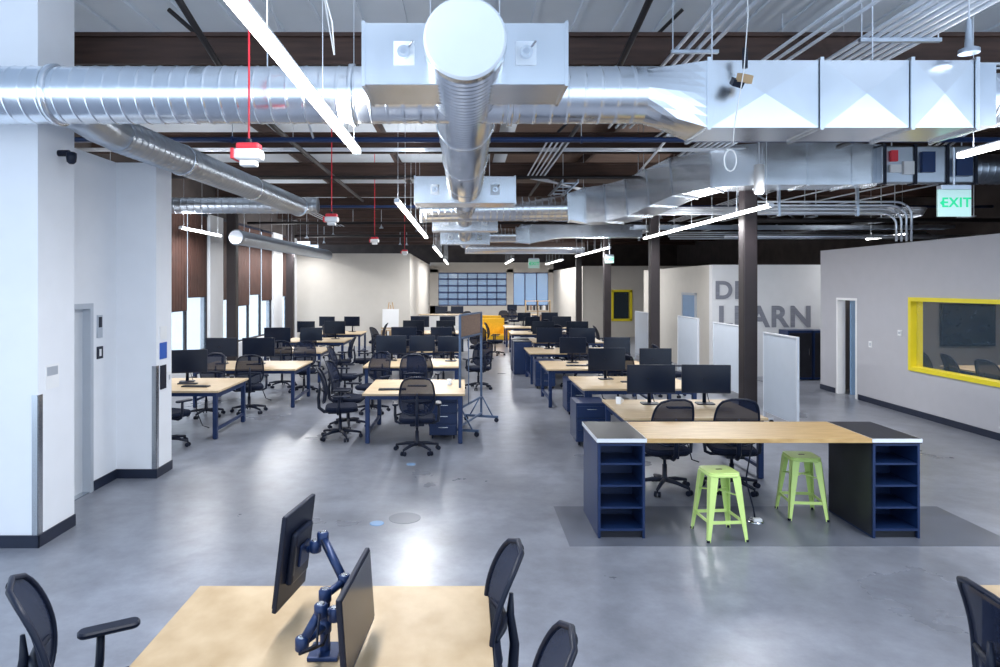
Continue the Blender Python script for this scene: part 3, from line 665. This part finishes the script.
# foreground monitors on a double arm
def panel(w, h, name, loc, rot):
    b = MB(); b.box((0, 0, 0), (w, .022, h), 'blk', bev=.006); b.box((0, -.0125, .004), (w-.016, .003, h-.03), 'screen')
    b.box((0, .025, 0), (w*.6, .035, h*.55), 'blk', bev=.014); b.box((0, .047, 0), (.1, .012, .1), 'navy', bev=.004)
    b.box((w*.3, .045, -.0), (.012, .006, h*.3), 'slate')
    return place(b.mesh(name), name, loc, rot=rot)
panel(.34, .44, 'computer_monitor', (-.80, 3.13, 1.075), (math.radians(-7), 0, math.radians(-99+0)))
panel(.52, .33, 'computer_monitor', (-.455, 2.80, .955), (math.radians(-4), 0, math.radians(86)))
b = MB()
b.box((-.60, 2.86, .75), (.13, .13, .02), 'navy', bev=.005); b.cyl((-.60, 2.86, .75), (-.60, 2.86, 1.02), .022, 'navy', seg=16)
def knuckle(p, r=.028, h=.055): b.lathe(Vector(p)-Vector((0, 0, h/2)), (0, 0, 1), [(0, r*.8), (.006, r), (h-.006, r), (h, r*.8)], 'navy', 16); b.lathe(Vector(p)+Vector((0, 0, h/2)), (0, 0, 1), [(0, r*.6), (.004, r*.5)], 'chrome', 12)
for pts in ([(-.60, 2.86, .99), (-.54, 2.98, 1.0), (-.665, 3.12, 1.14), (-.70, 3.12, 1.10), (-.74, 3.125, 1.08)], [(-.60, 2.86, .86), (-.66, 2.70, .87), (-.59, 2.73, .99), (-.54, 2.76, .96), (-.505, 2.79, .955)]):
    b.tube([pts[0], pts[1]], .017, 'navy', 10); b.tube([pts[1], pts[2]], .020, 'navy', 10); b.tube(pts[2:], .015, 'navy', 10)
    for p in pts[:-1]: knuckle(p)
    b.tube([Vector(pts[2])+Vector((.0, -.03, .0)), (Vector(pts[1])+Vector(pts[2]))/2+Vector((.03, -.04, -.05)), Vector(pts[1])+Vector((0, -.04, -.02)), Vector((-.6, 2.82, .8))], .006, 'blk', 6)
b.obj('monitor_arm')

# ------------------------------------------------------------------ counter-height island
b = MB(); HT = .918
def carcass(x0, x1, y0, y1):
    h = HT-.045; t = .022
    b.bx(x0, x0+t, y0, y1, .0, h, 'navy2'); b.bx(x1-t, x1, y0, y1, 0, h, 'navy2'); b.bx(x0+t, x1-t, y1-t, y1, .0, h, 'navy2')
    b.bx(x0+t, x1-t, y0+.03, y1, 0, .07, 'slate'); b.bx(x0+t, x1-t, y0, y1, .07, .07+t, 'navy2'); b.bx(x0+t, x1-t, y0, y1, h-t, h, 'navy2')
    mid = y0+.40
    b.bx(x0+t, x1-t, mid, mid+t, .07, h, 'navy2')
    for i in (1, 2, 3): z = .07+(h-.07)*i/4; b.bx(x0+t, x1-t, y0+.01, mid, z, z+.018, 'navy2')
    b.bx(x0-.003, x0, y0+.02, y1-.02, .02, h, 'slate' if x0 > 3 else 'navy2')
    b.bx(x0-.01, x1+.01, y0-.01, y1+.01, HT-.045, HT, 'slate'); b.bx(x0-.012, x1+.012, y0-.014, y0-.01, HT-.035, HT, 'alu'); b.bx(x0-.014, x0-.01, y0-.014, y1+.01, HT-.035, HT, 'alu'); b.bx(x1+.01, x1+.014, y0-.014, y1+.01, HT-.035, HT, 'alu')
carcass(1.22, 1.65, 6.11, 6.86); carcass(3.74, 4.17, 6.11, 6.86)
b.bx(1.663, 3.727, 6.10, 6.87, HT-.04, HT, 'woodi', bev=.003)
b.bx(1.66, 3.73, 6.46, 6.50, HT-.10, HT-.045, 'slate')
b.obj('counter_height_table')

def stool_mesh(H=.61):
    b = MB(); s = .29
    b.rbox((0, 0, H-.008), (s, s, .016), .05, 'lime'); b.rbox((0, 0, H-.028), (s+.008, s+.008, .03), .055, 'lime')
    b.rbox((0, 0, H+.001), (.06, .024, .002), .01, 'slate')
    top = s/2-.02; bot = .19
    for sx in (-1, 1):
        for sy in (-1, 1):
            for (ax_, ay_) in ((1, 0), (0, 1)):
                wt, wb = .075, .028
                T = Vector((sx*(top+.015), sy*(top+.015), H-.035)); B = Vector((sx*bot, sy*bot, .0))
                dv = Vector((-sx*ax_, -sy*ay_, 0)); nn = Vector((-sx*ay_, -sy*ax_, 0))*.006
                vs = [T, T+dv*wt, B+dv*wb, B]; vs = vs+[v+nn for v in vs]
                b.add(vs, [(0, 1, 2, 3), (7, 6, 5, 4), (0, 4, 5, 1), (1, 5, 6, 2), (2, 6, 7, 3), (3, 7, 4, 0)], 'lime')
            b.cyl((sx*bot-sx*.01, sy*bot-sy*.01, 0), (sx*bot-sx*.01, sy*bot-sy*.01, .02), .016, 'blk')
    zb = .17; q = bot-(bot-top)*zb/H
    for i in range(4):
        a = i*PI/2; c = Vector((math.cos(a), math.sin(a), 0))*(q-.012)
        b.box((c.x, c.y, zb), (2*q-.03 if i % 2 else .008, .008 if i % 2 else 2*q-.03, .028), 'lime')
    z2 = .40; q2 = bot-(bot-top)*z2/H-.02
    b.tube([(-q2, -q2, z2), (0, 0, z2+.02), (q2, q2, z2)], .007, 'lime'); b.tube([(-q2, q2, z2), (0, 0, z2+.02), (q2, -q2, z2)], .007, 'lime')
    return b.mesh('bar_stool')
ST = stool_mesh(); place(ST, 'bar_stool', (2.36, 6.2, 0.002), math.radians(4)); place(ST, 'bar_stool', (3.40, 6.74, 0.002), math.radians(-6))

# floor boxes
b = MB(); b.lathe((-.86, 6.5, 0), (0, 0, 1), [(0, .07), (.004, .07), (.006, .055)], 'blued', 20); b.obj('floor_outlet_cover')
b = MB(); b.lathe((-.60, 6.65, 0), (0, 0, 1), [(0, .16), (.002, .16)], 'inlay', 28); b.obj('floor_access_cover')
b = MB(); b.lathe((2.85, 6.55, .002), (0, 0, 1), [(0, .08), (.006, .08), (.02, .05)], 'chrome', 20); b.tube([(2.85, 6.55, .02), (2.84, 6.56, .12), (2.78, 6.6, .4), (2.8, 6.48, .83)], .008, 'blk'); b.box((2.85, 6.5, .035), (.08, .05, .03), 'wht', bev=.005); b.obj('floor_power_outlet')
b = MB(); b.lathe((-.7, 8.65, 0), (0, 0, 1), [(0, .06), (.004, .06), (.006, .05)], 'blued', 20); b.obj('floor_outlet_cover')

# mobile whiteboards
def wboard(X, Y, r, L_=1.3, z0=.22, z1=1.52, k='board', nm='mobile_whiteboard', ft=.52):
    b = MB(); b.box((0, 0, (z0+z1)/2), (L_, .025, z1-z0), k, bev=.004)
    for s_ in (-1, 1):
        b.box((s_*(L_/2+.012), 0, (.08+z1)/2), (.028, .04, z1-.08), 'alu', bev=.004); b.box((s_*(L_/2+.012), 0, .085), (.03, ft, .03), 'alu', bev=.004)
        for q in (-1, 1): b.cyl((s_*(L_/2+.012)-.012, q*(ft/2-.03), .035), (s_*(L_/2+.012)+.012, q*(ft/2-.03), .035), .035, 'blk')
    b.box((0, 0, z1+.01), (L_+.05, .04, .025), 'alu', bev=.004); b.box((0, -.03, z0), (L_, .06, .02), 'alu')
    b.obj(nm, (X, Y, 0), math.radians(r))
wboard(5.02, 10.62, 90, 1.1, ft=.3); wboard(5.35, 13.65, 90, 1.35); wboard(5.35, 16.0, 90, 1.4, z1=1.55); wboard(5.25, 19.8, 90, 1.4)
# open rolling steel frame beside the centre desk
b = MB(); L_ = 1.15; zt = 1.86
for s_ in (-1, 1):
    x = s_*L_/2
    b.box((x, 0, (.09+zt)/2), (.035, .035, zt-.09), 'rack', bev=.005); b.box((x, 0, .09), (.04, .60, .04), 'rack', bev=.005)
    b.tube([(x, -.2, .1), (x, -.02, .42)], .012, 'rack'); b.tube([(x, .2, .1), (x, .02, .42)], .012, 'rack')
    for q in (-1, 1):
        b.cyl((x-.014, q*.27, .038), (x+.014, q*.27, .038), .038, 'blk'); b.box((x, q*.27, .075), (.04, .04, .03), 'blk')
for z in (zt, 1.50, .42, .14): b.box((0, 0, z), (L_, .03, .03), 'rack', bev=.004)
b.box((0, .012, 1.68), (L_-.06, .012, .32), 'cork'); b.cyl((-.2, -.02, 1.50), (-.2, -.02, .42), .008, 'rack')
b.obj('rolling_steel_frame', (.10, 10.85, 0), math.radians(72))

# dark storage units below lettering
b = MB()
for i in range(5): b.box((8.2+i*.62, 16.55, .62), (.6, .5, 1.2), 'navy', bev=.008); b.box((8.2+i*.62, 16.29, .62), (.54, .02, 1.08), 'slate', bev=.004); b.box((8.4+i*.62, 16.27, .7), (.012, .02, .16), 'chrome')
b.obj('storage_lockers')

# meeting room furniture seen through the window
desk(9.4, 11.0, 9.2, 13.2)
for y in (9.6, 10.4, 11.2, 12.0, 12.8): chair(9.0, y, -88+random.uniform(-15, 15)); chair(11.4, y, 90)

# far furniture
b = MB(); b.rbox((0, 0, .22), (1.0, .8, .24), .1, 'orange'); b.box((0, .36, .62), (1.0, .16, .72), 'orange', bev=.05)
for s_ in (-1, 1): b.box((s_*.46, 0, .45), (.12, .76, .5), 'orange', bev=.04)
for s_ in (-1, 1):
    for q in (-1, 1): b.cyl((s_*.4, q*.3, 0), (s_*.4, q*.3, .12), .02, 'blk')
SO = b.mesh('lounge_armchair'); place(SO, 'lounge_armchair', (1.25, 27.2, 0), .3); place(SO, 'lounge_armchair', (1.0, 29.6, 0), -.4)
b = MB(); b.box((0, 0, .5), (2.4, .6, 1.0), 'wht', bev=.01); b.box((0, 0, 1.02), (2.5, .7, .04), 'wood', bev=.005); b.box((0, -.31, .08), (2.3, .03, .1), 'base'); b.obj('reception_counter', (-.8, 29.8, 0))
b = MB()
for i in range(4): b.box((0, 0, .05+i*.5), (1.2, .35, .03), 'carton')
for s_ in (-1, 0, 1): b.box((s_*.6, 0, .8), (.03, .35, 1.6), 'carton')
for i in range(3):
    for j in range(7): b.box((-.5+j*.16, 0, .05+i*.5+.17), (.08, .2, random.uniform(.2, .32)), random.choice(('wht', 'navy2', 'cork', 'slate')))
SH = b.mesh('bookshelf'); place(SH, 'bookshelf', (3.6, 33, 0))
# small wooden easel by the back wall
b = MB()
for s_ in (-1, 1): b.tube([(s_*.32, -.05, 0), (s_*.06, .1, 1.7)], .02, 'carton')
b.tube([(0, .55, 0), (0, .1, 1.6)], .02, 'carton'); b.box((0, 0, .75), (.7, .06, .04), 'carton'); b.box((0, .02, 1.1), (.6, .02, .7), 'wht', rot=(-.09, 0, 0)); b.obj('wooden_easel', (-2.75, 24.6, 0))
desk(-1.5, .5, 33, 34.2); desk(2, 4, 36, 37.2)
for x, y in ((-1.2, 33.8), (-.4, 33.8), (2.6, 36.8)): monitor(x, y)
for x, y in ((-1, 32.4), (0, 32.4), (1.9, 33.4), (2.6, 35.3)): chair(x, y, random.uniform(-60, 60))
b = MB()
for i in range(2): b.box((0, 0, .2+i*.37), (.5, .4, .35), 'carton', bev=.006); b.box((0, -.202, .2+i*.37), (.06, .004, .3), 'wht')
b.obj('cardboard_boxes', (-2.7, 23.6, 0))

# ------------------------------------------------------------------ light, world, camera
w = bpy.data.worlds.new('world'); sc.world = w; w.use_nodes = True
bg = w.node_tree.nodes['Background']; bg.inputs['Color'].default_value = (.69, .83, 1.0, 1); bg.inputs['Strength'].default_value = 1.95
cam = bpy.data.cameras.new('camera'); co = bpy.data.objects.new('camera', cam); sc.collection.objects.link(co)
co.location = (0, 0, 2.32); co.rotation_euler = (PI/2, 0, 0); cam.sensor_width = 36; cam.lens = 24; cam.shift_x = .035; cam.shift_y = -.048
cam.clip_start = .05; cam.clip_end = 200
sc.camera = co
sc.view_settings.view_transform = 'Standard'; sc.view_settings.exposure = 0.28
